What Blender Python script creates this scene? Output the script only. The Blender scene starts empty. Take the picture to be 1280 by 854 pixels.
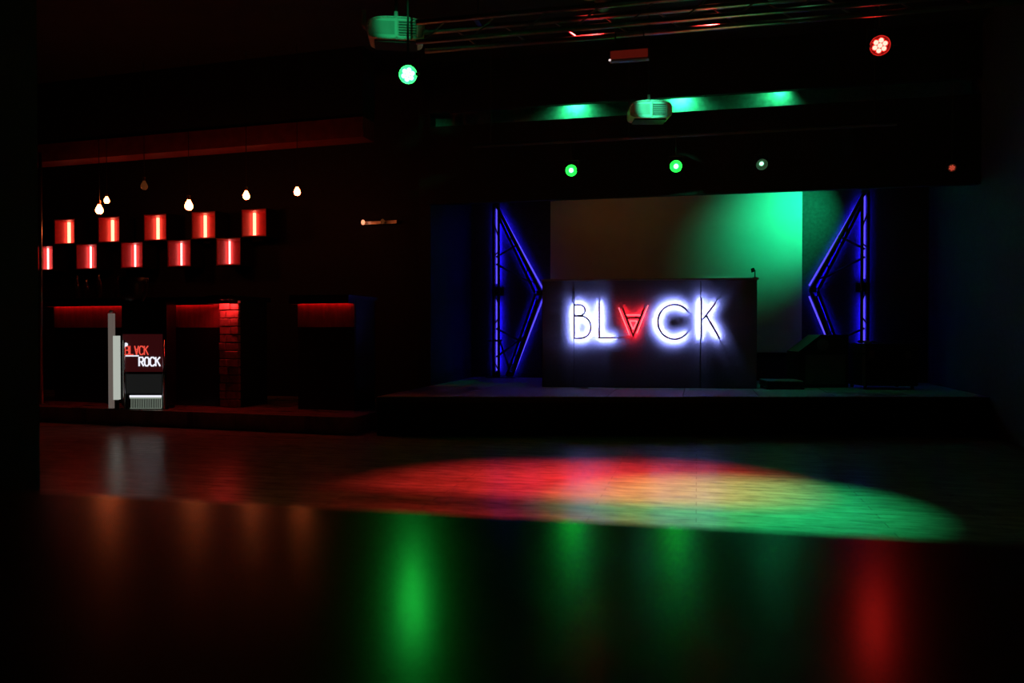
import bpy, bmesh, math, random
from mathutils import Vector, Matrix
R = math.radians
random.seed(7)
SC = bpy.context.scene
COL = SC.collection

# ------------------------------------------------------------------ camera, world, exposure
cam = bpy.data.cameras.new('camera')
cam.sensor_width = 36.0
cam.lens = 28.125
cam.clip_start = 0.02
cam.dof.use_dof = True
cam.dof.focus_distance = 9.0
cam.dof.aperture_fstop = 2.8
cam_o = bpy.data.objects.new('camera', cam)
cam_o.location = (0, 0, 1.05)
cam_o.rotation_euler = (R(90 - 0.69), 0, R(13))
COL.objects.link(cam_o)
SC.camera = cam_o
world = bpy.data.worlds.new('world')
world.use_nodes = True
world.node_tree.nodes['Background'].inputs[0].default_value = (0, 0, 0, 1)
world.node_tree.nodes['Background'].inputs[1].default_value = 0
SC.world = world
vs = SC.view_settings
vs.view_transform = 'Standard'
vs.look = 'None'
vs.exposure = 0.0
vs.gamma = 1.0
vs.use_curve_mapping = False
SC.cycles.use_denoising = True
SC.cycles.sample_clamp_indirect = 4.0
SC.cycles.max_bounces = 8

# ------------------------------------------------------------------ materials
def mat(name, col, rough=0.5, metal=0.0, var=0.25, scale=8.0, bump=0.0, coat=0.0, spec=0.5, stretch=(1, 1, 1)):
    m = bpy.data.materials.new(name); m.use_nodes = True
    nt = m.node_tree; b = nt.nodes['Principled BSDF']
    tc = nt.nodes.new('ShaderNodeTexCoord'); mp = nt.nodes.new('ShaderNodeMapping')
    mp.inputs['Scale'].default_value = stretch
    nt.links.new(tc.outputs['Object'], mp.inputs[0])
    n = nt.nodes.new('ShaderNodeTexNoise'); n.inputs['Scale'].default_value = scale; n.inputs['Detail'].default_value = 5
    nt.links.new(mp.outputs[0], n.inputs['Vector'])
    r = nt.nodes.new('ShaderNodeValToRGB')
    r.color_ramp.elements[0].position = 0.3; r.color_ramp.elements[1].position = 0.72
    r.color_ramp.elements[0].color = tuple(c * (1 - var) for c in col) + (1,)
    r.color_ramp.elements[1].color = tuple(min(1, c * (1 + var)) for c in col) + (1,)
    nt.links.new(n.outputs['Fac'], r.inputs[0]); nt.links.new(r.outputs[0], b.inputs['Base Color'])
    b.inputs['Roughness'].default_value = rough; b.inputs['Metallic'].default_value = metal
    b.inputs['Coat Weight'].default_value = coat; b.inputs['Specular IOR Level'].default_value = spec
    if bump:
        bp = nt.nodes.new('ShaderNodeBump'); bp.inputs['Strength'].default_value = bump; bp.inputs['Distance'].default_value = 0.01
        nt.links.new(n.outputs['Fac'], bp.inputs['Height']); nt.links.new(bp.outputs[0], b.inputs['Normal'])
    return m

def glow(name, col, strength):
    m = bpy.data.materials.new(name); m.use_nodes = True
    nt = m.node_tree; b = nt.nodes['Principled BSDF']
    b.inputs['Base Color'].default_value = (0.02, 0.02, 0.02, 1)
    b.inputs['Emission Color'].default_value = tuple(col) + (1,)
    b.inputs['Emission Strength'].default_value = strength
    return m

def floor_mat():
    m = bpy.data.materials.new('worn_wood_floor'); m.use_nodes = True
    nt = m.node_tree; L = nt.links; b = nt.nodes['Principled BSDF']
    tc = nt.nodes.new('ShaderNodeTexCoord')
    br = nt.nodes.new('ShaderNodeTexBrick'); br.offset = 0.37
    br.inputs['Scale'].default_value = 1.0; br.inputs['Brick Width'].default_value = 1.6; br.inputs['Row Height'].default_value = 0.11
    br.inputs['Mortar Size'].default_value = 0.003
    br.inputs['Color1'].default_value = (0.30, 0.25, 0.21, 1); br.inputs['Color2'].default_value = (0.38, 0.33, 0.28, 1)
    br.inputs['Mortar'].default_value = (0.22, 0.18, 0.15, 1)
    L.new(tc.outputs['Object'], br.inputs['Vector'])
    mp = nt.nodes.new('ShaderNodeMapping'); mp.inputs['Scale'].default_value = (1.6, 5, 1)
    n = nt.nodes.new('ShaderNodeTexNoise'); n.inputs['Scale'].default_value = 3.0; n.inputs['Detail'].default_value = 8; n.inputs['Roughness'].default_value = 0.65
    L.new(tc.outputs['Object'], mp.inputs[0]); L.new(mp.outputs[0], n.inputs['Vector'])
    rp = nt.nodes.new('ShaderNodeValToRGB')
    rp.color_ramp.elements[0].position = 0.32; rp.color_ramp.elements[1].position = 0.62
    rp.color_ramp.elements[0].color = (0.42, 0.42, 0.42, 1); rp.color_ramp.elements[1].color = (1, 1, 1, 1)
    L.new(n.outputs['Fac'], rp.inputs[0])
    mx = nt.nodes.new('ShaderNodeMix'); mx.data_type = 'RGBA'; mx.blend_type = 'MULTIPLY'; mx.inputs['Factor'].default_value = 0.85
    L.new(br.outputs['Color'], mx.inputs[6]); L.new(rp.outputs[0], mx.inputs[7]); L.new(mx.outputs[2], b.inputs['Base Color'])
    bp = nt.nodes.new('ShaderNodeBump'); bp.inputs['Strength'].default_value = 0.25; bp.inputs['Distance'].default_value = 0.006
    L.new(n.outputs['Fac'], bp.inputs['Height']); L.new(bp.outputs[0], b.inputs['Normal'])
    b.inputs['Roughness'].default_value = 0.26; b.inputs['Specular IOR Level'].default_value = 0.2
    return m

M = dict(
    floor=floor_mat(),
    black=mat('black_paint', (0.012, 0.012, 0.012), 0.7, bump=0.15, scale=30),
    wall=mat('black_wall_paint', (0.05, 0.05, 0.05), 0.8, bump=0.2, scale=25),
    wallbar=mat('dark_plaster', (0.012, 0.010, 0.009), 0.8, bump=0.3, scale=14),
    ceil=mat('black_ceiling', (0.012, 0.012, 0.012), 0.9),
    soffit=mat('dark_red_soffit', (0.22, 0.03, 0.02), 0.36, bump=0.1),
    beam=mat('grey_painted_beam', (0.55, 0.55, 0.55), 0.45, scale=20, bump=0.05),
    stage=mat('dark_stage_board', (0.42, 0.42, 0.43), 0.5, scale=18, bump=0.2, stretch=(1, 6, 1)),
    curtain=mat('black_stage_skirt', (0.008, 0.008, 0.008), 0.95),
    panel=mat('dark_booth_panel', (0.13, 0.13, 0.14), 0.6, scale=40, bump=0.05, var=0.12),
    boothtop=mat('booth_top_board', (0.35, 0.30, 0.28), 0.5),
    screen=mat('white_projection_screen', (0.75, 0.75, 0.75), 0.9, var=0.05, scale=3),
    alu=mat('dark_aluminium', (0.45, 0.45, 0.46), 0.28, metal=1.0, var=0.15, scale=30),
    steel=mat('steel', (0.55, 0.55, 0.56), 0.28, metal=1.0, var=0.1),
    frame=mat('grey_frame_tube', (0.06, 0.06, 0.065), 0.45, metal=0.3),
    stroke=mat('dark_letter_metal', (0.30, 0.24, 0.20), 0.5),
    can=mat('black_lamp_can', (0.03, 0.03, 0.03), 0.5),
    canin=mat('grey_lamp_reflector', (0.30, 0.30, 0.30), 0.6),
    white=mat('white_plastic_housing', (0.72, 0.73, 0.72), 0.4, var=0.05),
    shell=mat('grey_plastic_front', (0.45, 0.46, 0.45), 0.5, var=0.1),
    vent=mat('dark_vent', (0.10, 0.10, 0.10), 0.6),
    counter=mat('black_lacquer', (0.010, 0.010, 0.010), 0.2, var=0.1, scale=60),
    niche=mat('red_lacquer', (0.62, 0.035, 0.04), 0.4, var=0.08),
    nicheframe=mat('black_niche_frame', (0.015, 0.012, 0.012), 0.5),
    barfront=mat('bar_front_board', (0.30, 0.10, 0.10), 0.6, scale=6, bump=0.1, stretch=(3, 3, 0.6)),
    bartop=mat('bar_top', (0.015, 0.012, 0.012), 0.3),
    stone=mat('rough_stone', (0.34, 0.20, 0.18), 0.8, scale=22, bump=0.8),
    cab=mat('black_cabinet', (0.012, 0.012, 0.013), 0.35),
    glassdoor=glow('glass_door_added_glow', (0.85, 0.9, 0.88), 0.010),  # faint glow added to the door colour; no lamp stands behind it
    glass=mat('dark_glass_door', (0.03, 0.032, 0.032), 0.12),
    chrome=mat('chrome', (0.7, 0.7, 0.7), 0.15, metal=1.0, var=0.05),
    bottle=mat('dark_bottle_glass', (0.03, 0.015, 0.01), 0.08, spec=0.8),
    cord=mat('black_cord', (0.01, 0.01, 0.01), 0.6),
    brass=mat('dark_brass_socket', (0.2, 0.13, 0.06), 0.4, metal=1.0),
    paper=mat('pink_paper', (0.75, 0.55, 0.55), 0.8),
    rubber=mat('black_rubber', (0.01, 0.01, 0.01), 0.8),
    led_green=glow('green_led', (0.02, 1.0, 0.09), 85),
    led_green_far=glow('green_led_far', (0.008, 1.0, 0.035), 240),
    led_green_dim=glow('green_led_dim', (0.18, 1.0, 0.35), 3.0),
    led_green_small=glow('green_led_turned', (0.25, 1.0, 0.45), 4.0),
    led_red=glow('red_led', (1.0, 0.02, 0.015), 44),
    led_red_dim=glow('red_led_dim', (1.0, 0.12, 0.06), 0.5),
    red_face_glow=glow('red_fixture_glow', (1.0, 0.06, 0.03), 0.06),
    glint_glow=glow('white_glint_glow', (1.0, 0.8, 0.75), 0.8),
    blue=glow('blue_led_strip', (0.010, 0.004, 1.0), 100),
    blue_tube=glow('blue_glow_tube', (0.13, 0.09, 1.0), 1.0),
    halo=glow('white_letter_led', (0.27, 0.32, 1.0), 580),
    halo_red=glow('red_letter_led', (1.0, 0.010, 0.022), 150),
    halo_red_line=glow('red_letter_tube', (1.0, 0.22, 0.24), 1.5),
    niche_led=glow('niche_led', (1.0, 0.22, 0.12), 5.0),
    niche_led2=glow('niche_led_pink', (1.0, 0.32, 0.28), 4.8),
    bar_led=glow('bar_led', (1.0, 0.012, 0.012), 14.0),
    pillar_led=glow('pillar_led', (1.0, 0.03, 0.03), 110.0),
    bulb=glow('warm_filament_bulb', (1.0, 0.17, 0.045), 34.0),
    bulb_dim=glow('dim_filament_bulb', (1.0, 0.25, 0.06), 0.06),
    sconce=glow('wall_lamp_bulb', (1.0, 0.32, 0.16), 1.6),
    scr_red=glow('dark_red_screen', (1.0, 0.10, 0.12), 0.026),
    txt_red=glow('red_text', (1.0, 0.09, 0.06), 0.9),
    txt_white=glow('white_text', (0.9, 0.9, 1.0), 1.0),
    grille=glow('lit_grille', (0.75, 0.9, 0.72), 0.30),
    col_white=glow('white_column_glow', (0.85, 0.92, 0.82), 0.50),
    col_pink=glow('pinkish_column_glow', (0.75, 0.60, 0.52), 0.15),
)

# ------------------------------------------------------------------ mesh helpers
class MB:
    def __init__(s): s.bm = bmesh.new()
    def box(s, c, d, rot=None):
        m = Matrix.Translation(c) @ (rot.to_4x4() if rot else Matrix()) @ Matrix.Diagonal((d[0], d[1], d[2], 1))
        bmesh.ops.create_cube(s.bm, size=1, matrix=m); return s
    def b2(s, a, b):
        return s.box([(p + q) / 2 for p, q in zip(a, b)], [abs(q - p) for p, q in zip(a, b)])
    def tube(s, a, b, r, seg=10, r2=None):
        a, b = Vector(a), Vector(b); v = b - a
        m = Matrix.Translation((a + b) / 2) @ v.to_track_quat('Z', 'Y').to_matrix().to_4x4()
        bmesh.ops.create_cone(s.bm, cap_ends=True, segments=seg, radius1=r, radius2=r if r2 is None else r2, depth=v.length, matrix=m); return s
    def path(s, pts, r, seg=8):
        for a, b in zip(pts, pts[1:]): s.tube(a, b, r, seg)
        return s
    def lathe(s, prof, seg=20, m=Matrix()):
        rings = []
        for r, z in prof:
            rings.append([s.bm.verts.new(m @ Vector((r * math.cos(2 * math.pi * k / seg), r * math.sin(2 * math.pi * k / seg), z))) for k in range(seg)])
        for p, q in zip(rings, rings[1:]):
            for k in range(seg):
                s.bm.faces.new((p[k], p[(k + 1) % seg], q[(k + 1) % seg], q[k]))
        return s
    def ribbon(s, pts, w, y0, y1, off=0.0):          # a flat-fronted stroke in the xz plane with square section
        for a, b in zip(pts, pts[1:]):
            a = Vector((a[0], 0, a[1])); b = Vector((b[0], 0, b[1])); v = b - a; l = v.length
            ang = math.atan2(v.z, v.x)
            c = (a + b) / 2 + Vector((-v.z, 0, v.x)) / l * off; c.y = (y0 + y1) / 2
            s.box(c, (l + w * 0.6, abs(y1 - y0), w), Matrix.Rotation(-ang, 3, 'Y'))
        return s
    def strip(s, pts, w, y):                # one-sided flat LED ribbon facing +y
        for a, b in zip(pts, pts[1:]):
            a = Vector((a[0], y, a[1])); b = Vector((b[0], y, b[1])); v = (b - a).normalized(); n = Vector((-v.z, 0, v.x)) * w / 2
            s.bm.faces.new([s.bm.verts.new(p) for p in (a - n, b - n, b + n, a + n)])
        return s
    def poly(s, pts, z0, z1):
        lo = [s.bm.verts.new((x, y, z0)) for x, y in pts]; hi = [s.bm.verts.new((x, y, z1)) for x, y in pts]
        s.bm.faces.new(lo[::-1]); s.bm.faces.new(hi)
        for k in range(len(pts)):
            j = (k + 1) % len(pts); s.bm.faces.new((lo[k], lo[j], hi[j], hi[k]))
        return s
    def bevel(s, w, seg=2):
        bmesh.ops.bevel(s.bm, geom=list(s.bm.edges), offset=w, segments=seg, affect='EDGES', clamp_overlap=True); return s
    def build(s, name, m, parent=None, smooth=False):
        me = bpy.data.meshes.new(name)
        bmesh.ops.recalc_face_normals(s.bm, faces=list(s.bm.faces))
        s.bm.to_mesh(me); s.bm.free(); me.materials.append(m)
        if smooth:
            for p in me.polygons: p.use_smooth = True
        o = bpy.data.objects.new(name, me); COL.objects.link(o)
        if parent: o.parent = parent
        return o

def thing(name, label, cat, loc=(0, 0, 0), rz=0, group=None):
    o = bpy.data.objects.new(name, None); o.empty_display_size = 0.1; COL.objects.link(o)
    o.location = loc; o.rotation_euler = (0, 0, rz); o['label'] = label; o['category'] = cat
    if group: o['group'] = group
    return o
def tag(o, label, cat, group=None):
    o['label'] = label; o['category'] = cat
    if group: o['group'] = group
    return o
def struct(o): o['kind'] = 'structure'; return o
def dup(root, loc, rz, label, group=None):
    r = root.copy(); COL.objects.link(r); r.location = loc; r.rotation_euler = (0, 0, rz); r['label'] = label
    if group: r['group'] = group
    for ch in list(root.children):
        c = ch.copy(); COL.objects.link(c); c.parent = r
        for g in ch.children:
            d = g.copy(); COL.objects.link(d); d.parent = c
    return r

def pt(o, x, y, z):                          # bar-plane coordinates: x along the bar, y behind it
    c, s_ = math.cos(R(-4)), math.sin(R(-4))
    return (o[0] + c * x - s_ * y, o[1] + s_ * x + c * y, z)

# ------------------------------------------------------------------ the setting
struct(MB().b2((-10, -1.5, -0.1), (2.9, 11.4, 0)).build('floor', M['floor']))
struct(MB().b2((-10, -1.5, 4.3), (2.9, 11.4, 4.4)).build('ceiling', M['ceil']))
struct(MB().b2((-3.3, 11.25, 0), (3.0, 11.4, 4.3)).build('wall_back', M['wall']))
struct(MB().b2((2.9, -1.5, 0), (3.05, 11.4, 4.3)).build('wall_right', M['wall']))
struct(MB().b2((-3.9, 1.9, 0), (-2.4, 2.52, 4.3)).build('wall_left', M['curtain']))
struct(MB().b2((-10.15, -1.5, 0), (-10, 11.4, 4.3)).build('wall_far_left', M['black']))
w = struct(MB().b2((-7.3, 0, 0), (2.75, 0.15, 4.3)).build('wall_bar', M['wallbar']))
w.location = (-6.0, 10.02, 0); w.rotation_euler.z = R(-4)
w.data.transform(Matrix.Translation((3.3, 0.0, 0)) @ Matrix.Translation((-3.3, 0, 0)))
struct(MB().b2((-3.35, 9.4, 0), (-3.2, 11.4, 4.3)).build('wall_middle', M['black']))
struct(MB().b2((-10, -1.65, 0), (2.9, -1.5, 4.3)).build('wall_front', M['black']))
pf = struct(MB().poly([(-10, 8.05), (-3.4, 7.55), (-3.4, 9.75), (-10, 10.2)], 0.001, 0.177).build('trim_1', M['floor']))
# stage platform: deck boards over a black skirt
st = thing('stage', 'low black stage platform carrying the illuminated booth', 'stage')
P0, P1 = Vector((-3.15, 7.555)), Vector((2.88, 8.952))
dirv = (P1 - P0).normalized(); nrm = Vector((-dirv.y, dirv.x))
MB().poly([tuple(P0 + nrm * 0.03), tuple(P1 + nrm * 0.03), (2.88, 11.2), (-3.15, 11.2)], 0.001, 0.35).build('skirt', M['curtain'], st)
nb = 8
for k in range(nb):                          # deck sheets running away from the dance floor
    a0, a1 = k / nb, (k + 1) / nb
    q0, q1 = P0.lerp(P1, a0) + dirv * 0.004, P0.lerp(P1, a1) - dirv * 0.004
    MB().poly([tuple(q0), tuple(q1), (q1.x, 11.19), (q0.x, 11.19)], 0.352, 0.396 - 0.001 * (k % 2)).build('deck_panel', M['stage'], st)
MB().poly([tuple(P0 - nrm * 0.012), tuple(P1 - nrm * 0.012), tuple(P1 - nrm * 0.001), tuple(P0 - nrm * 0.001)], 0.335, 0.39).build('edge_strip', M['black'], st)
# header over the stage: lower fascia, upper beam, pale surface seen in the slot between them
struct(MB().b2((-3.2, 9.30, 2.605), (2.9, 9.38, 3.545)).build('trim_2', M['black']))
struct(MB().b2((-3.2, 9.27, 3.712), (2.9, 9.35, 4.3)).build('trim_3', M['black']))
struct(MB().b2((-3.2, 9.60, 3.40), (2.9, 9.68, 4.3)).build('trim_4', M['beam']))
so = struct(MB().b2((-3.2, 0, 3.27), (2.2, 0.28, 3.50)).build('trim_5', M['soffit']))
so.location = (-5.9, 8.66, 0); so.rotation_euler.z = R(-4)
so2 = struct(MB().b2((-3.2, 0.01, 3.50), (2.2, 0.30, 4.3)).build('trim_6', M['wallbar']))
so2.location = (-5.9, 8.66, 0); so2.rotation_euler.z = R(-4)

# ------------------------------------------------------------------ foreground bar table
tb = thing('bar_table', 'long glossy black bar table across the foreground', 'table', (0, 0, 0))
b = MB().b2((-2.3, -1.546, -0.045), (2.6, 0.0, 0.0)); b.bevel(0.008, 3); top = b.build('tabletop', M['counter'], tb)
top.location = (0, 0.846, 0.85); top.rotation_euler.x = R(1.3)     # the top dips slightly towards the near side
MB().b2((-2.2, 0.68, 0.70), (2.5, 0.71, 0.804)).build('apron', M['black'], tb)
for x in (-2.15, 2.45):
    for y in (-0.6, 0.62):
        MB().b2((x - 0.04, y - 0.04, 0), (x + 0.04, y + 0.04, 0.804)).build('leg', M['black'], tb)

# ------------------------------------------------------------------ projection screen
sc = thing('projection_screen', 'large pale projection screen on the back wall, washed green at its right edge', 'screen', (-0.335, 11.2, 0.775))
MB().b2((-1.692, 0, 0), (1.692, 0.02, 2.4)).build('fabric', M['screen'], sc)
MB().b2((-1.72, -0.02, 2.4), (1.72, 0.045, 2.46)).build('roller_case', M['black'], sc)
MB().tube((-1.692, 0.01, -0.012), (1.692, 0.01, -0.012), 0.012).build('bottom_bar', M['black'], sc)

# ------------------------------------------------------------------ DJ booth with the lettering
BL, BR = (-0.553, 9.461, 0.396), R(6.5)
S, SZ = 0.00923, 0.00935
def bx(x): return (x - 810) * S
def bz(y): return (485 - y) * SZ
bo = thing('dj_booth', 'dark panelled DJ booth standing on the stage, bearing the lit letters', 'booth', BL, BR)
for x0, x1 in ((676, 716), (716, 875), (875, 944)):
    MB().b2((bx(x0) + 0.002, 0, 0.002), (bx(x1) - 0.002, 0.03, bz(351.2))).bevel(0.003, 1).build('front_panel', M['panel'], bo)
for x in (676.6, 943.4):
    MB().b2((bx(x) - 0.01, 0.031, 0.002), (bx(x) + 0.01, 0.75, bz(351.2))).build('side_panel', M['panel'], bo)
MB().b2((bx(675), -0.03, bz(351)), (bx(945.5), 0.78, bz(348.6))).build('top_board', M['boothtop'], bo)
MB().b2((bx(678), 0.031, 0.002), (bx(942), 0.05, bz(351.2))).build('backing_board', M['black'], bo)  # added behind the seams to block letter light leaking onto the screen
MB().b2((bx(676), 0.02, 0.0), (bx(944), 0.06, 0.03)).build('plinth', M['black'], bo)
cb = MB().b2((bx(716) - 0.014, -0.012, bz(379)), (bx(716) + 0.014, -0.001, bz(364))).build('cable_clip', M['rubber'], bo)

# letter strokes, pixels of the frontal drawing scaled to metres
def arc(cx, cy, rx, ry, a0, a1, n): return [(cx + rx * math.cos(R(a0 + (a1 - a0) * k / n)), cy - ry * math.sin(R(a0 + (a1 - a0) * k / n))) for k in range(n + 1)]
LET = {
    'B': [[(717, 381), (717, 423.3)], [(717, 381.3), (724, 381.3)] + arc(723.5, 388, 7.2, 6.8, 85, -85, 9) + [(717, 395)],
          [(717, 395.2), (725, 395.2)] + arc(725, 409.2, 13, 14, 85, -85, 12) + [(717, 423.2)]],
    'L': [[(748.6, 378.5), (748.6, 422.6)], [(748.6, 422.4), (766.8, 422.4)]],
    'A': [[(778, 386), (791, 420)], [(804.5, 386), (791, 420)], [(783.2, 397.6), (799.6, 397.6)]],
    'C': [arc(842, 402.7, 20.4, 21.4, 42, 318, 26)],
    'K': [[(875, 374), (875, 422.6)], [(877, 399.8), (892, 379.8)], [(881, 394.8), (896.7, 421.9)]],
}
sg = thing('letter_sign', 'BLACK lettering glowing white around a red upside-down A on the booth front', 'sign', BL, BR)
for ch, strokes in LET.items():
    red = ch == 'A'
    f = MB(); l = MB()
    for stk in strokes:
        q = [(bx(x), bz(y)) for x, y in stk]
        f.ribbon(q, 0.021, -0.085, -0.066); l.strip(q, 0.013, -0.0655)
        for e in (-0.0095, 0.0095): f.ribbon(q, 0.002, -0.066, -0.0602, e)     # side returns of the channel
        for e0, e1 in ((q[0], q[1]), (q[-1], q[-2])):                           # end returns
            v = (Vector(e0) - Vector(e1)).normalized(); n_ = Vector((-v.y, v.x)) * 0.0105; c0 = Vector(e0) + v * 0.0075
            f.ribbon([tuple(c0 - n_), tuple(c0 + n_)], 0.002, -0.066, -0.0602)
    ob = f.build('letter_' + ch.lower(), M['stroke'], sg)
    ob['label'] = ('dark inverted letter A with red light behind' if red else 'dark outline letter ' + ch + ' with white light behind')
    l.build('led_strip', M['halo_red'] if red else M['halo'], ob)
    for stk in strokes:
        q = [(bx(x), bz(y)) for x, y in stk]
        for e in (q[0], q[-1]): MB().tube((e[0], -0.066, e[1]), (e[0], -0.0005, e[1]), 0.004, 6).build('standoff', M['stroke'], ob)
    if red:
        t = MB()
        for a, c_ in (((773, 385), (786.5, 419)), ((809.5, 382), (795.5, 417)), ((782, 394), (800.5, 394)), ((786.5, 401.5), (796, 401.5)), ((786.5, 401.5), (791, 412)), ((796, 401.5), (791, 412))):
            t.tube((bx(a[0]), -0.074, bz(a[1])), (bx(c_[0]), -0.074, bz(c_[1])), 0.0062, 6)
        t.build('neon_tube', M['halo_red_line'], ob)

lp = thing('desk_lamp', 'small black upright lamp on the right end of the booth top', 'lamp', (0.655, 9.66, 1.668))
MB().lathe([(0, 0), (0.03, 0), (0.03, 0.012), (0.008, 0.016), (0, 0.016)], 16).build('base', M['black'], lp)
MB().path([(0, 0, 0.014), (0, 0, 0.07), (-0.012, 0, 0.10)], 0.006).build('stem', M['black'], lp)
MB().tube((-0.015, 0, 0.075), (-0.03, 0, 0.12), 0.026, 14, 0.018).build('head', M['black'], lp)

sp = MB().poly([(0, 0), (0.07, 0.015), (0.10, 0.05), (0.03, 0.045)], 0.0, 0.012).build('paper_scrap', M['paper'])
sp.location = (-1.30, 9.16, 0.397); sp.rotation_euler.z = R(20)
tag(sp, 'small pinkish scrap lying on the stage at the booth foot', 'scrap')

# ------------------------------------------------------------------ dark gear right of the booth
am = thing('amplifier_case', 'low black equipment case on the stage at the right side of the booth', 'case', (0.95, 9.72, 0.397), R(8))
MB().b2((-0.2, -0.2, 0.02), (0.2, 0.2, 0.085)).bevel(0.008, 2).build('body', M['cab'], am)
MB().b2((-0.2, -0.2, 0.0855), (0.2, 0.2, 0.098)).build('lid', M['stage'], am)
for x in (-0.18, 0.2):
    for y in (-0.16, 0.16): MB().tube((x, y, 0), (x, y, 0.02), 0.02, 8).build('foot', M['rubber'], am)
wd = thing('stage_monitor', 'black wedge monitor speaker on the stage below the right blue frame', 'speaker', (1.40, 10.17, 0.397), R(12))
bm_ = MB(); vsx = [(-0.28, 0), (0.30, 0), (0.30, 0.62), (-0.02, 0.62), (-0.28, 0.42)]
lo = [bm_.bm.verts.new((x, -0.2, z)) for x, z in vsx]; hi = [bm_.bm.verts.new((x, 0.22, z)) for x, z in vsx]
bm_.bm.faces.new(lo); bm_.bm.faces.new(hi[::-1])
for k in range(5): bm_.bm.faces.new((lo[k], lo[(k + 1) % 5], hi[(k + 1) % 5], hi[k]))
bm_.build('cabinet', M['cab'], wd)
MB().b2((-0.2, -0.212, 0.04), (0.26, -0.201, 0.38)).build('grille', M['vent'], wd)
MB().tube((0.0, -0.2005, 0.50), (0.0, -0.21, 0.50), 0.07, 16).build('horn', M['vent'], wd)
fc = thing('flight_case', 'tall black flight case on the stage under the outer post of right frame', 'case', (2.08, 10.0, 0.397), R(10))
MB().b2((-0.3, -0.25, 0.04), (0.32, 0.25, 0.52)).bevel(0.01, 2).build('body', M['cab'], fc)
MB().b2((-0.305, -0.255, 0.40), (0.325, 0.255, 0.415)).build('lid_seam', M['black'], fc)
for x in (-0.2, 0.2): MB().b2((x - 0.03, -0.262, 0.36), (x + 0.03, -0.256, 0.44)).build('latch', M['alu'], fc)
MB().b2((-0.303, -0.253, 0.04), (-0.27, -0.2505, 0.52)).build('corner_edge', M['alu'], fc)
for x in (-0.25, 0.27):
    for y in (-0.2, 0.2): MB().tube((x, y, 0), (x, y, 0.04), 0.02, 8).build('foot', M['rubber'], fc)
cu = MB().poly([(0, 0), (0.07, 0.01), (0.09, 0.05), (0.02, 0.05)], 0, 0.03).build('white_glint_piece', M['white'])  # white piece imitates a glint among the dark gear
cu.location = (1.86, 9.80, 0.918)
tag(cu, 'small white piece standing in for a glint on the flight case', 'plug')

# ------------------------------------------------------------------ blue lit frames on either side of the stage
def truss_frame(name, label, loc, sgn):
    t = thing(name, label, 'frame', loc, 0, 'blue lit kite frames beside the screen')
    H = 2.47
    outer = [((0.0, 0), (0.0, H)), ((0.035, H), (0.70, 1.20)), ((0.70, 1.20), (0.27, 0.02))]
    inner = [((0.075, 0), (0.075, H - 0.10)), ((0.085, H - 0.20), (0.60, 1.21)), ((0.61, 1.19), (0.19, 0.02))]
    def Pn(p, y): return (sgn * p[0], y, p[1])
    for nm, lst, rr in (('outer_tube', outer, 0.021), ('inner_tube', inner, 0.019)):
        for a, c_ in lst:
            MB().tube(Pn(a, 0), Pn(c_, 0), rr, 12).build(nm, M['frame'], t, True)
    for (a, c_), (d, e) in zip(outer, inner):
        for k in range(5):
            u = (k + 0.5) / 5; v = u + (0.06 if k % 2 else -0.06)
            p = Vector(a).lerp(Vector(c_), u); q = Vector(d).lerp(Vector(e), v)
            MB().tube(Pn(p, 0), Pn(q, 0), 0.009, 8).build('rung', M['frame'], t)
    for a, c_ in (((0.04, 1.72), (0.36, 1.90)), ((0.04, 1.62), (0.52, 1.36)), ((0.04, 0.70), (0.40, 0.52)), ((-0.10, 0.52), (0.12, 0.53)),
                  ((0.08, 0.55), (0.24, 0.10)), ((0.05, 0.30), (0.50, 0.62))):
        MB().tube(Pn(a, 0.0), Pn(c_, 0.0), 0.014, 8).build('strut', M['frame'], t)
    for p in ((0.04, H), (0.67, 1.20), (0.23, 0.05), (0.04, 0.05)):
        MB().b2(Pn((p[0] - 0.045, p[1] - 0.035), -0.03), Pn((p[0] + 0.045, p[1] + 0.035), 0.03)).bevel(0.008, 1).build('corner_plate', M['frame'], t)
    for a, c_ in (((0.038, 0.10), (0.038, 1.10)), ((0.038, 1.36), (0.038, H - 0.06)), ((0.09, H - 0.16), (0.64, 1.24)), ((0.62, 1.12), (0.24, 0.10))):
        q = [(sgn * a[0], a[1]), (sgn * c_[0], c_[1])]
        ch_ = MB().ribbon(q, 0.030, 0.090, 0.104).build('led_channel', M['black'], t)
        for e in (-0.014, 0.014): MB().ribbon(q, 0.002, 0.1045, 0.112, e).build('channel_lip', M['black'], ch_)
        MB().strip(q, 0.024, 0.1048).build('led_strip', M['blue'], ch_)
    for a, c_ in (((0.042, 0.10), (0.042, 1.12)), ((0.042, 1.34), (0.042, H - 0.06)), ((0.085, H - 0.08), (0.715, 1.26)), ((0.715, 1.12), (0.31, 0.10))):
        MB().tube(Pn(a, 0.012), Pn(c_, 0.012), 0.0105, 8).build('glow_tube', M['blue_tube'], t, True)
    MB().b2(Pn((-0.02, 1.17), 0.022), Pn((0.14, 1.29), 0.062)).build('driver_box', M['black'], t)
    for p in ((0.04, H - 0.05), (0.04, 0.3)):
        MB().tube(Pn(p, 0.0), Pn(p, 0.15), 0.012, 8).build('wall_bracket', M['frame'], t)
    MB().b2(Pn((-0.10, 0.0), -0.08), Pn((0.34, 0.012), 0.10)).build('base_plate', M['frame'], t)
truss_frame('truss_frame', 'blue backlit metal kite frame behind the left end of the booth', (-2.83, 11.09, 0.397), 1)
truss_frame('truss_frame', 'blue backlit metal kite frame right of the screen above dark cases', (2.15, 11.09, 0.397), -1)

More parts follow.
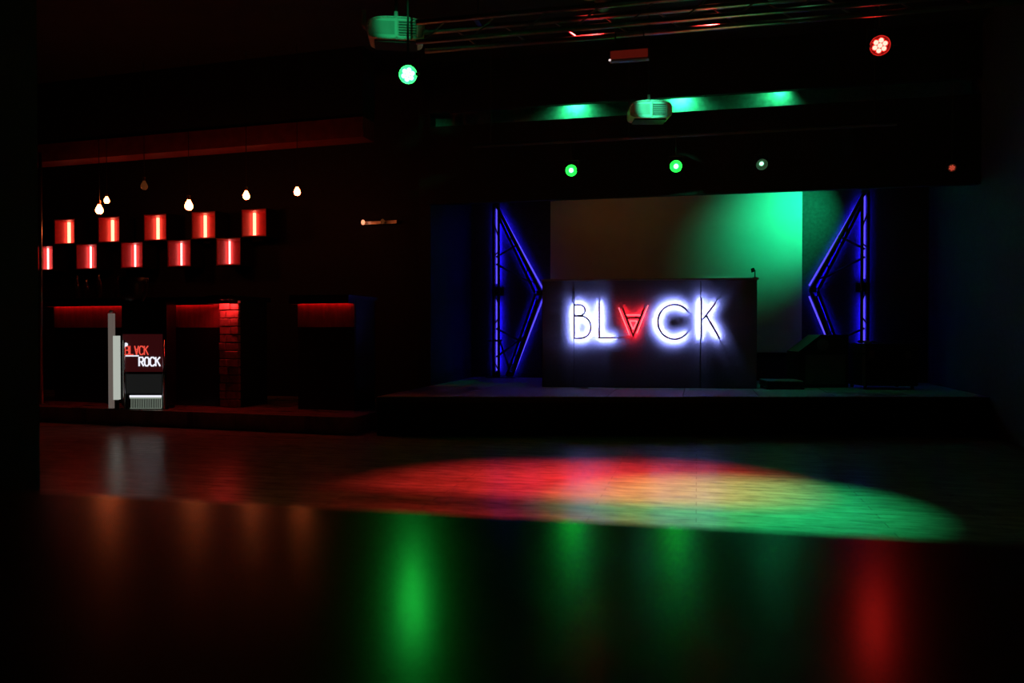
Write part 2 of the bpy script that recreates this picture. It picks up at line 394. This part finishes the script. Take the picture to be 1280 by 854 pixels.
# ------------------------------------------------------------------ stage lamps
def par_can(label, loc, aim, led, scale=1.0, spot=None, hang=0.5, pattern=True, group=None, reflect=True):
    loc = Vector(loc); d = (Vector(aim) - loc).normalized()
    t = thing('par_can', label, 'stage light', loc, 0, group)
    q = d.to_track_quat('Z', 'Y').to_matrix().to_4x4(); s_ = scale
    MB().lathe([(0.0, -0.16 * s_), (0.07 * s_, -0.16 * s_), (0.088 * s_, -0.12 * s_), (0.095 * s_, -0.02 * s_), (0.10 * s_, 0.035 * s_), (0.093 * s_, 0.035 * s_)], 24, q).build('housing', M['can'], t, True)
    MB().lathe([(0.093 * s_, 0.035 * s_), (0.080 * s_, -0.01 * s_), (0.0, -0.015 * s_)], 24, q).build('reflector', M['canin'] if reflect else M['rubber'], t, True)
    l = MB()
    spots = [(0, 0)] + [(0.047 * s_ * math.cos(k * math.pi / 3 + 0.3), 0.047 * s_ * math.sin(k * math.pi / 3 + 0.3)) for k in range(6)] if pattern else [(0, 0)]
    for x, y in spots:
        l.lathe([(0.0, 0.004 * s_), (0.011 * s_, 0.002 * s_), (0.0225 * s_ if pattern else 0.034 * s_, -0.008 * s_)], 10, q @ Matrix.Translation((x, y, 0)))
    l.build('led_cluster', led, t, True)
    sx = Vector((1, 0, 0)) * 0.112 * s_
    MB().path([sx, sx + Vector((0, 0, 0.16 * s_)), -sx + Vector((0, 0, 0.16 * s_)), -sx], 0.009 * s_, 8).build('yoke', M['can'], t)
    MB().tube((0, 0, 0.16 * s_), (0, 0, hang), 0.012 * s_, 8).build('hanger', M['can'], t)
    for sg_ in (-1, 1): MB().tube(sx * sg_ * 0.8, sx * sg_ * 1.15, 0.018 * s_, 10).build('tilt_knob', M['rubber'], t)
    if spot:
        col, power, ang, blend = spot
        L = bpy.data.lights.new('beam', 'SPOT'); L.energy = power; L.color = col; L.spot_size = R(ang); L.spot_blend = blend; L.shadow_soft_size = 0.03
        lo_ = bpy.data.objects.new('beam', L); COL.objects.link(lo_); lo_.parent = t
        lo_.location = d * 0.05 * s_; lo_.rotation_euler = d.to_track_quat('-Z', 'Y').to_euler()
    return t
GREEN, RED = (0.02, 1.0, 0.30), (1.0, 0.03, 0.03)
CAMP = (0.0, 0.0, 1.05)
par_can('brilliant green stage lamp hanging below the large green-lit projector', (-2.115, 5.694, 2.98), CAMP, M['led_green'], 0.72, None, 1.30)
par_can('bright red seven-diode stage lamp hanging at the upper right', (1.334, 6.493, 3.198), CAMP, M['led_red'], 0.78, None, 1.10, reflect=False)
g = 'green lamps in front of the stage header'
par_can('green lamp before the stage header, leftmost of the row of three', (-1.313, 8.5, 2.778), (0, 2, 1.0), M['led_green_far'], 0.66, None, 0.288, False, g)
par_can('green lamp before the stage header, middle of the row of three', (-0.214, 8.5, 2.77), CAMP, M['led_green_far'], 0.66, None, 0.296, False, g)
par_can('dim green lamp turned aside, rightmost of the row before the stage header', (0.637, 8.5, 2.755), (1.1, 4, 0.2), M['led_green_small'], 0.62, None, 0.311, False, g)
par_can('faint red lamp hanging far right beyond the blue frame', (2.173, 7.704, 2.485), CAMP, M['led_red_dim'], 0.36, None, 1.8)
lpipe = thing('lighting_pipe', 'black horizontal pipe carrying three green lamps before the header', 'pipe', (0, 8.5, 3.09))
MB().tube((-2.4, 0, 0), (1.9, 0, 0), 0.022, 12).build('pipe', M['frame'], lpipe)
for x in (-2.2, -0.7, 1.7): MB().tube((x, 0, 0.0), (x, 0, 1.21), 0.008, 6).build('drop_rod', M['frame'], lpipe)
# lamps on the truss, aimed at the dance floor and at the screen
par_can('red lamp on the ceiling truss lighting the dance floor, left of centre', (-0.80, 6.04, 3.62), (-1.0, 5.25, 0.0), M['led_red_dim'], 0.8, (RED, 1100, 46, 1.0), 0.6)
par_can('red lamp on the ceiling truss lighting the dance floor, right of centre', (0.1, 6.04, 3.62), (-0.30, 5.62, 0.0), M['led_red_dim'], 0.8, (RED, 1000, 40, 1.0), 0.6)
par_can('green lamp on the ceiling truss lighting the dance floor', (0.9, 5.5, 3.7), (0.25, 5.05, 0.0), M['led_green_dim'], 0.8, (GREEN, 1250, 38, 1.0), 0.55)
par_can('green lamp behind the stage header washing the screen edge', (1.72, 10.25, 2.97), (1.22, 11.2, 2.58), M['led_green_dim'], 0.7, ((0.012, 1.0, 0.36), 115, 76, 1.0), 1.3)
par_can('unseen amber lamp added behind the stage header, dimly washing the screen', (-1.6, 9.7, 3.1), (-0.9, 11.2, 1.7), M['led_red_dim'], 0.8, ((1.0, 0.20, 0.005), 3.0, 120, 1.0), 1.15)  # hidden lamp added for the dim orange tone on the screen
par_can('unseen green lamp added forward of the ribbed projector to light it', (-1.75, 3.9, 3.50), (-2.27, 5.83, 3.42), M['led_green_dim'], 0.7, ((0.04, 1.0, 0.32), 60, 10.8, 0.8), 0.78)  # added only to light the front of the near projector
par_can('green lamp added near the ceiling to light the far projector', (-0.75, 6.6, 3.75), (-0.44, 8.03, 3.25), M['led_green_dim'], 0.7, ((0.06, 1.0, 0.45), 190, 10.6, 0.6), 0.5)  # added only to light the front of the far projector
# cove lights in the header slot
cv = thing('cove_light', 'green cove lamps behind the upper stage beam lighting the slot', 'light', (0, 9.48, 3.84))
MB().b2((-1.9, -0.02, 0.05), (1.4, 0.02, 0.09)).build('rail', M['can'], cv)
for x, tgt, pw in ((-1.427, -1.43, 9), (-0.191, -0.19, 12), (0.93, 0.88, 4.5)):
    MB().tube((x, 0, 0.05), (x, 0.0, 0.0), 0.03, 12).build('lamp_can', M['can'], cv)
    L = bpy.data.lights.new('beam', 'SPOT'); L.energy = pw; L.color = (0.03, 1.0, 0.30); L.spot_size = R(150); L.spot_blend = 0.9; L.shadow_soft_size = 0.015
    lo_ = bpy.data.objects.new('beam', L); COL.objects.link(lo_); lo_.parent = cv; lo_.location = (x, 0.0, -0.02)
    lo_.rotation_euler = Vector((tgt - x, 0.10, -0.10)).to_track_quat('-Z', 'Y').to_euler()

# ------------------------------------------------------------------ ceiling truss
tr = thing('lighting_truss', 'aluminium box truss running under the ceiling above the dance floor', 'truss', (0, 5.7, 3.22))
for y, z in ((0, 0), (0, 0.145), (0.2, 0.0), (0.2, 0.145)):
    MB().tube((-2.05, y, z), (2.6, y, z), 0.02, 14).build('chord', M['alu'], tr, True)
for k in range(12):
    x = -2.0 + k * 0.38
    MB().tube((x, 0, 0.0), (x + 0.19, 0, 0.145), 0.007, 6).build('brace', M['alu'], tr)
    MB().tube((x + 0.19, 0.2, 0.145), (x + 0.38, 0.2, 0.0), 0.007, 6).build('brace', M['alu'], tr)
for x in (-1.6, 0.5, 2.4): MB().tube((x, 0.1, 0.145), (x, 0.1, 1.08), 0.006, 6).build('drop_cable', M['cord'], tr)
for x in (-1.6, 0.5, 2.4): MB().b2((x - 0.02, -0.01, 0.14), (x + 0.02, 0.21, 0.16)).build('clamp', M['alu'], tr)
bt = thing('red_lit_fixture', 'short fixture body below the truss with added red glow and glint dot', 'light', (-0.47, 5.7, 2.97))
MB().b2((-0.14, 0.01, 0.0), (0.14, 0.07, 0.075)).bevel(0.005, 1).build('housing', M['can'], bt)
MB().b2((-0.13, 0.0, 0.012), (0.13, 0.0095, 0.068)).build('red_face', M['red_face_glow'], bt)  # glow imitates red light falling on the fixture body
MB().lathe([(0, 0.008), (0.009, 0.0)], 10, Matrix.Translation((-0.135, 0.0, 0.005)) @ Matrix.Rotation(R(90), 4, 'X')).build('glint_dot', M['glint_glow'], bt)  # glint on the fixture imitated by a small glowing dot
for x in (-0.1, 0.1): MB().tube((x, 0.04, 0.075), (x, 0.04, 0.235), 0.006, 6).build('hanger', M['can'], bt)

# ------------------------------------------------------------------ ceiling projectors
def projector(label, loc, rz, w_, h_, d_, hang):
    t = thing('projector', label, 'projector', loc, rz, 'ceiling projectors')
    def outline(k, n=36):                    # flat-bottomed rounded front outline
        out = []
        for i in range(n):
            a = 2 * math.pi * i / n; c_, s1 = math.cos(a), math.sin(a); e = 2 / (3.0 if s1 > 0 else 5.0)
            out.append((k * w_ / 2 * math.copysign(abs(c_) ** e, c_), k * h_ / 2 * math.copysign(abs(s1) ** e, s1)))
        return out
    def prism(k, y0, y1):
        mb = MB(); o_ = outline(k)
        f_ = [mb.bm.verts.new((x, y0, z)) for x, z in o_]; r_ = [mb.bm.verts.new((x * 0.96, y1, z * 0.96)) for x, z in o_]
        mb.bm.faces.new(f_); mb.bm.faces.new(r_[::-1])
        for i in range(len(o_)): mb.bm.faces.new((f_[i], f_[(i + 1) % len(o_)], r_[(i + 1) % len(o_)], r_[i]))
        return mb
    prism(1.0, -d_ / 2, d_ / 2).build('housing', M['white'], t)
    ring = [(x, -d_ / 2 - 0.004, z) for x, z in outline(0.97)]
    MB().path(ring + ring[:1], 0.008, 6).build('front_rim', M['white'], t, True)
    MB().b2((-w_ * 0.40, -d_ / 2 - 0.004, -h_ * 0.30), (-w_ * 0.02, -d_ / 2 - 0.0005, h_ * 0.30)).build('front_panel', M['shell'], t)
    MB().b2((w_ * 0.05, -d_ / 2 - 0.004, -h_ * 0.34), (w_ * 0.36, -d_ / 2 - 0.0005, h_ * 0.34)).build('grille_back', M['vent'], t)
    for k in range(6):
        MB().box((w_ * 0.205, -d_ / 2 - 0.009, h_ * (-0.30 + 0.12 * k)), (w_ * 0.31, 0.008, h_ * 0.05)).build('vent_slat', M['shell'], t)
    MB().box((w_ * 0.015, -d_ / 2 - 0.009, 0), (w_ * 0.035, 0.016, h_ * 0.86)).build('front_rib', M['white'], t)
    MB().path([(w_ * 0.38, -d_ / 2 - 0.008, z * h_) for z in (-0.36, 0.36)], 0.007, 6).build('grille_edge', M['white'], t)
    MB().box((0, 0, -h_ / 2 - 0.006), (w_ * 0.75, d_ * 0.75, 0.016)).build('base_tray', M['can'], t)
    MB().tube((0, 0, h_ / 2 - 0.004), (0, 0, h_ / 2 + 0.09), 0.02, 12, 0.015).build('pole_collar', M['white'], t)
    MB().tube((0, 0, h_ / 2 + 0.0905), (0, 0, hang), 0.012, 12).build('drop_pole', M['black'], t)
    for a in range(4):
        x, y = 0.09 * math.cos(a * math.pi / 2 + 0.78), 0.09 * math.sin(a * math.pi / 2 + 0.78)
        MB().tube((0, 0, h_ / 2 + 0.05), (x, y, h_ / 2 - 0.003), 0.006, 6).build('mount_arm', M['steel'], t)
    return t
pa = projector('green-lit rounded projector with ribbed grille under the ceiling, upper left', (-2.312, 5.96, 3.395), R(20), 0.44, 0.17, 0.26, 0.90)
MB().path([(-0.205, -0.04, 0.0), (-0.245, -0.06, 0.03), (-0.245, -0.06, 0.15)], 0.018, 10).build('side_bracket', M['white'], pa)
projector('green-lit white projector hanging in front of the green slot', (-0.473, 8.13, 3.245), R(13), 0.42, 0.17, 0.24, 1.05)

# ------------------------------------------------------------------ red lit cube shelves on the bar wall
NO = (-5.76, 9.645)                          # centre of the last upper cube front, on the bar wall line
def cube_shelf(led, rt):
    t = thing('cube_shelf', '', 'shelf', (0, 0, 0), R(-4), 'red lit cube shelves on the bar wall')
    w_, h_, d_, th = 0.38, 0.362, 0.26, 0.014
    MB().b2((-w_ / 2, d_ - th, -h_ / 2), (w_ / 2, d_, h_ / 2)).build('back_panel', M['niche'], t)
    for s_ in (-1, 1): MB().b2((s_ * w_ / 2, 0.0, -h_ / 2), (s_ * (w_ / 2 - th), d_ - th, h_ / 2)).build('side_panel', M['niche'], t)
    for s_ in (-1, 1): MB().b2((-w_ / 2 + th, 0.0, s_ * h_ / 2), (w_ / 2 - th, d_ - th, s_ * (h_ / 2 - th))).build('shelf_board', M['niche'], t)
    f = MB()
    for s_ in (-1, 1):
        f.b2((s_ * (w_ / 2 + 0.007), -0.008, -h_ / 2 - 0.007), (s_ * (w_ / 2 + 0.0005), d_, h_ / 2 + 0.007))
        f.b2((-w_ / 2, -0.008, s_ * (h_ / 2 + 0.007)), (w_ / 2, d_, s_ * (h_ / 2 + 0.0005)))
    f.build('outer_shell', M['nicheframe'], t)
    MB().tube((-w_ / 2 + 0.045, d_ - 0.04, -h_ / 2 + th), (-w_ / 2 + 0.045, d_ - 0.04, h_ / 2 - th), rt, 10).build('led_tube', led, t)
    return t
up = cube_shelf(M['niche_led'], 0.022); lw = cube_shelf(M['niche_led2'], 0.013)
words = ['rightmost', 'second from right', 'third from right', 'fourth from right', 'fifth from right']
for row, (proto, off, z) in enumerate(((up, 0.0, 2.505), (lw, -0.400, 2.133))):
    for k in range(5):
        p = pt(NO, off - 0.797 * k, 0, z)
        lab = 'red lit cube shelf on the bar wall, %s of the %s row' % (words[k], 'upper' if row == 0 else 'lower')
        if k == 0: proto.location = p; proto['label'] = lab
        else: dup(proto, p, R(-4), lab)

# ------------------------------------------------------------------ bar counter
BC = (-5.118, 8.314)
def bar(label, xa, xb):
    t = thing('bar_counter', label, 'bar', (BC[0], BC[1], 0.178), R(-4))
    Z = 1.36 - 0.178
    n = max(2, round((xb - xa) / 0.62)); wd_ = (xb - xa) / n
    for k in range(n): MB().b2((xa + k * wd_ + 0.003, 0, 0), (xa + (k + 1) * wd_ - 0.003, 0.03, Z - 0.262)).build('front_panel', M['cab'], t)  # lower boards coloured black so the red strip light seems to fade out
    for k in range(n): MB().b2((xa + k * wd_ + 0.003, -0.004, Z - 0.258), (xa + (k + 1) * wd_ - 0.003, 0.03, Z + 0.05)).build('lit_band_panel', M['barfront'], t)  # paler upper boards carry the bright band of the strip light
    MB().b2((xa, 0.031, 0), (xb, 0.5, Z + 0.05)).build('carcass', M['cab'], t)
    MB().b2((xa - 0.01, -0.16, Z + 0.051), (xb + 0.01, 0.56, Z + 0.095)).bevel(0.006, 2).build('bar_top', M['bartop'], t)
    MB().b2((xa - 0.01, -0.16, Z + 0.0), (xb + 0.01, -0.145, Z + 0.0505)).build('valance', M['bartop'], t)
    for xe in (xa - 0.01, xb):
        MB().b2((xe, -0.1445, Z), (xe + 0.01, -0.0005, Z + 0.0505)).build('lip_end', M['bartop'], t)
    MB().b2((xa + 0.02, -0.030, Z + 0.030), (xb - 0.02, -0.018, Z + 0.040)).build('led_strip', M['bar_led'], t)
    return t
bar('long dark bar counter with a red underlit lip at far left', -2.76, -0.281)
bar('short dark bar counter with a red underlit lip, right of the opening', 0.727, 1.442)
pl_ = thing('stone_pillar', 'rough stone end pillar of the long bar, lit red from above', 'pillar', (BC[0], BC[1], 0.178), R(-4))
MB().b2((-0.265, -0.02, 0), (-0.012, 0.5, 1.23)).build('core', M['black'], pl_)
for r_ in range(13):
    z0 = r_ * 0.0935; xs = [-0.272, -0.14 + random.uniform(-0.05, 0.05), -0.005]
    for a, c_ in zip(xs, xs[1:]):
        MB().b2((a + 0.004, -0.055 - random.uniform(0, 0.025), z0 + 0.004), (c_ - 0.004, -0.0205, z0 + 0.0895)).bevel(0.006, 1).build('stone', M['stone'], pl_)
MB().b2((-0.29, -0.26, 1.235), (0.005, 0.56, 1.285)).build('cap', M['bartop'], pl_)
MB().b2((-0.29, -0.26, 1.19), (0.005, -0.245, 1.2345)).build('valance', M['bartop'], pl_)
for xe in (-0.29, -0.005):
    MB().b2((xe, -0.2445, 1.19), (xe + 0.01, -0.09, 1.2345)).build('lip_end', M['bartop'], pl_)
MB().b2((-0.26, -0.14, 1.220), (-0.02, -0.12, 1.232)).build('led_strip', M['pillar_led'], pl_)

# ------------------------------------------------------------------ pendant bulbs over the bar
def pendant(label, loc, top, m, s_=1.0):
    t = thing('pendant_bulb', label, 'lamp', loc, 0, 'bare pendant bulbs over the bar')
    prof = [(0, -0.05), (0.022, -0.046), (0.038, -0.028), (0.042, -0.005), (0.034, 0.02), (0.020, 0.045), (0.014, 0.06)]
    MB().lathe([(r * s_, z * s_) for r, z in prof], 18).build('bulb', m, t, True)
    MB().tube((0, 0, 0.058 * s_), (0, 0, 0.105 * s_), 0.018 * s_, 12).build('socket', M['brass'], t)
    MB().tube((0, 0, 0.105 * s_), (0, 0, top - loc[2]), 0.004, 6).build('cord', M['cord'], t)
ST = 4.299
pendant('bare glowing bulb, lower of the close pair at far left', (-7.244, 8.56, 2.57), ST, M['bulb'], 1.1)
pendant('bare glowing bulb, upper of the close pair at far left', (-7.17, 8.60, 2.69), ST, M['bulb'], 0.8)
pendant('bare glowing bulb above the third red cube from right in upper row', (-5.893, 8.43, 2.555), ST, M['bulb'], 1.15)
pendant('bare glowing bulb above and left of the rightmost upper red cube', (-5.09, 8.36, 2.63), ST, M['bulb'], 0.95)
pendant('bare glowing bulb farthest right over the bar opening', (-4.419, 8.31, 2.64), ST, M['bulb'], 0.9)
pendant('unlit amber bulb hanging high between the lit bulbs', (-6.524, 8.46, 2.82), ST, M['bulb_dim'], 1.0)
wl = thing('wall_lamp', 'small wall lamp with one tiny glowing bulb right of the cube shelves', 'lamp', (-4.10, 9.82, 2.48), R(-4))
MB().b2((-0.20, 0.0, -0.02), (0.30, 0.03, 0.02)).build('wall_bar', M['alu'], wl)
for k, (x, m_) in enumerate(((-0.14, M['sconce']), (0.14, M['bulb_dim']))):
    MB().tube((x, 0, 0), (x, -0.07, 0.0), 0.012, 8).build('arm', M['alu'], wl)
    MB().lathe([(0, -0.035), (0.02, -0.025), (0.026, 0), (0.018, 0.025), (0, 0.035)], 14, Matrix.Translation((x, -0.08, 0.0))).build('bulb', m_, wl, True)
po = thing('steel_pole', 'thin steel pole standing at the far left end of the bar', 'pole', (-7.60, 8.02, 0.177))
MB().tube((0, 0, 0.012), (0, 0, 3.0), 0.018, 12).build('pole', M['steel'], po, True)
MB().tube((0, 0, 0), (0, 0, 0.012), 0.08, 16).build('base', M['steel'], po)

# ------------------------------------------------------------------ drinks cabinet with lit header and its neighbours
FB = (-6.135, 7.81, 0.178)
cab = thing('drinks_cabinet', 'black cabinet with red lit header and bright bottom grille, before the bar', 'cabinet', FB, R(13))
def fx(x): return (x - 171) * 0.009
def fz(y): return (512 - y) * 0.009
MB().b2((fx(152), 0.015, 0.04), (fx(208), 0.27, fz(377))).build('body', M['cab'], cab)
MB().b2((fx(154), 0.0, fz(465)), (fx(203), 0.014, fz(418))).build('header_screen', M['scr_red'], cab)
MB().b2((fx(158), 0.0, fz(492)), (fx(202), 0.014, fz(468))).build('glass_door', M['glassdoor'], cab)
gr = MB().b2((fx(162), 0.006, fz(511)), (fx(201.5), 0.013, fz(497))).build('grille', M['grille'], cab)
s_ = MB()
for k in range(18): s_.box((fx(163 + k * 2.2), 0.0, fz(504.6)), (0.009, 0.011, 0.105))
s_.build('grille_bars', M['vent'], gr)
MB().b2((fx(162), 0.0, fz(497)), (fx(201.5), 0.012, fz(494.5))).build('light_bar', M['txt_white'], cab)
for x in (156.5, 206):
    MB().tube((fx(x), -0.02, 0), (fx(x), -0.02, fz(425)), 0.011, 12).build('chrome_post', M['chrome'], cab, True)
for x in (156, 205):
    for y in (0.06, 0.22): MB().b2((fx(x) - 0.02, y - 0.02, 0), (fx(x) + 0.02, y + 0.02, 0.04)).build('foot', M['rubber'], cab)
LT = {
    'B': [[(0, 0), (0, 1), (.5, 1), (.62, .85), (.62, .65), (.5, .52), (0, .52)], [(.5, .52), (.68, .38), (.68, .15), (.5, 0), (0, 0)]],
    'L': [[(0, 1), (0, 0), (.55, 0)]], 'V': [[(0, 1), (.33, 0), (.66, 1)], [(.13, .62), (.53, .62)]],
    'C': [[(.65, .85), (.48, 1), (.2, 1), (0, .8), (0, .2), (.2, 0), (.48, 0), (.65, .15)]],
    'K': [[(0, 0), (0, 1)], [(.62, 1), (0, .48)], [(.2, .64), (.65, 0)]],
    'R': [[(0, 0), (0, 1), (.5, 1), (.62, .85), (.62, .62), (.5, .48), (0, .48)], [(.3, .48), (.66, 0)]],
    'O': [[(.2, 0), (0, .2), (0, .8), (.2, 1), (.45, 1), (.65, .8), (.65, .2), (.45, 0), (.2, 0)]],
}
def word(txt, x0, x1, yb, yt, th, m, nm):
    n = len(txt); st_ = (x1 - x0) / n
    mb = MB()
    for k, ch in enumerate(txt):
        for l in LT[ch]:
            q = [(fx(x0 + k * st_ + u * st_ * 1.18), fz(yb) + v * (fz(yt) - fz(yb))) for u, v in l]
            mb.ribbon(q, th, -0.008, -0.0005)
    return mb.build(nm, m, cab)
word('BLVCK', 157, 187, 443.5, 433, 0.011, M['txt_red'], 'red_lettering')['label'] = 'red BLACK lettering with inverted A'
word('ROCK', 174.5, 202, 457.5, 447, 0.015, M['txt_white'], 'white_lettering')['label'] = 'white ROCK lettering'
MB().b2((fx(157.5), -0.006, fz(445.8)), (fx(174), -0.0005, fz(444.3))).build('underline', M['txt_white'], cab)
MB().tube((fx(158), -0.012, fz(431)), (fx(158), -0.0005, fz(431)), 0.022, 14).build('indicator', M['txt_white'], cab)
lc = thing('pale_column', 'tall pale column beside the black cabinet, its lit look made by glow', 'light', (-6.39, 7.75, 0.178), R(13))  # panels glow in place of lamplight falling on a white column
def lx(x): return (x - 142) * 0.009
MB().b2((lx(135.8), 0, 0.012), (lx(142), 0.05, fz(392))).build('rear_panel', M['col_pink'], lc)
MB().b2((lx(143.5), -0.03, 0.11), (lx(149.5), 0.03, fz(420))).build('front_panel', M['col_white'], lc)
MB().b2((lx(144.5), -0.02, 0.012), (lx(148.5), 0.02, 0.11)).build('stem', M['cab'], lc)
MB().b2((lx(134), -0.06, 0.0), (lx(151), 0.10, 0.012)).build('base', M['black'], lc)
MB().lathe([(0, 0.022), (0.014, 0.016), (0.02, 0.0), (0.012, -0.014)], 12, Matrix.Translation((lx(138.5), 0.02, fz(389.5)))).build('finial', M['white'], lc)
# bottles and an ice bucket catching the light
def bottle(label, loc, h, m):
    t = thing('bottle', label, 'bottle', loc, 0, 'bottles on the bar')
    MB().lathe([(0, 0), (0.036, 0), (0.038, 0.01), (0.038, h * 0.58), (0.030, h * 0.68), (0.013, h * 0.78), (0.013, h * 0.95), (0, h * 0.95)], 16).build('body', m, t, True)
    MB().tube((0, 0, h * 0.95), (0, 0, h), 0.014, 10).build('cap', M['brass'], t)
BT = 0.178 + 1.182 + 0.0955
for k, (x, h) in enumerate(((-2.6, 0.31), (-2.45, 0.27), (-2.25, 0.33), (-1.95, 0.30), (-1.72, 0.28))):
    bottle('dark glass bottle on the bar top, %s from its left end' % ['first', 'second', 'third', 'fourth', 'fifth'][k], pt(BC, x, 0.2, BT), h, M['bottle'])
ib = thing('ice_bucket', 'round dark ice bucket on top of the black cabinet', 'bucket', (-6.24, 7.90, 0.178 + 1.216))
MB().lathe([(0, 0), (0.10, 0), (0.14, 0.08), (0.155, 0.2), (0.16, 0.27), (0.15, 0.27), (0.14, 0.1), (0, 0.05)], 24).build('bucket', M['bartop'], ib, True)
for s_ in (-1, 1): MB().path([(s_ * 0.155, 0, 0.2), (s_ * 0.185, 0, 0.21), (s_ * 0.185, 0, 0.25), (s_ * 0.157, 0, 0.25)], 0.007, 8).build('handle', M['chrome'], ib)
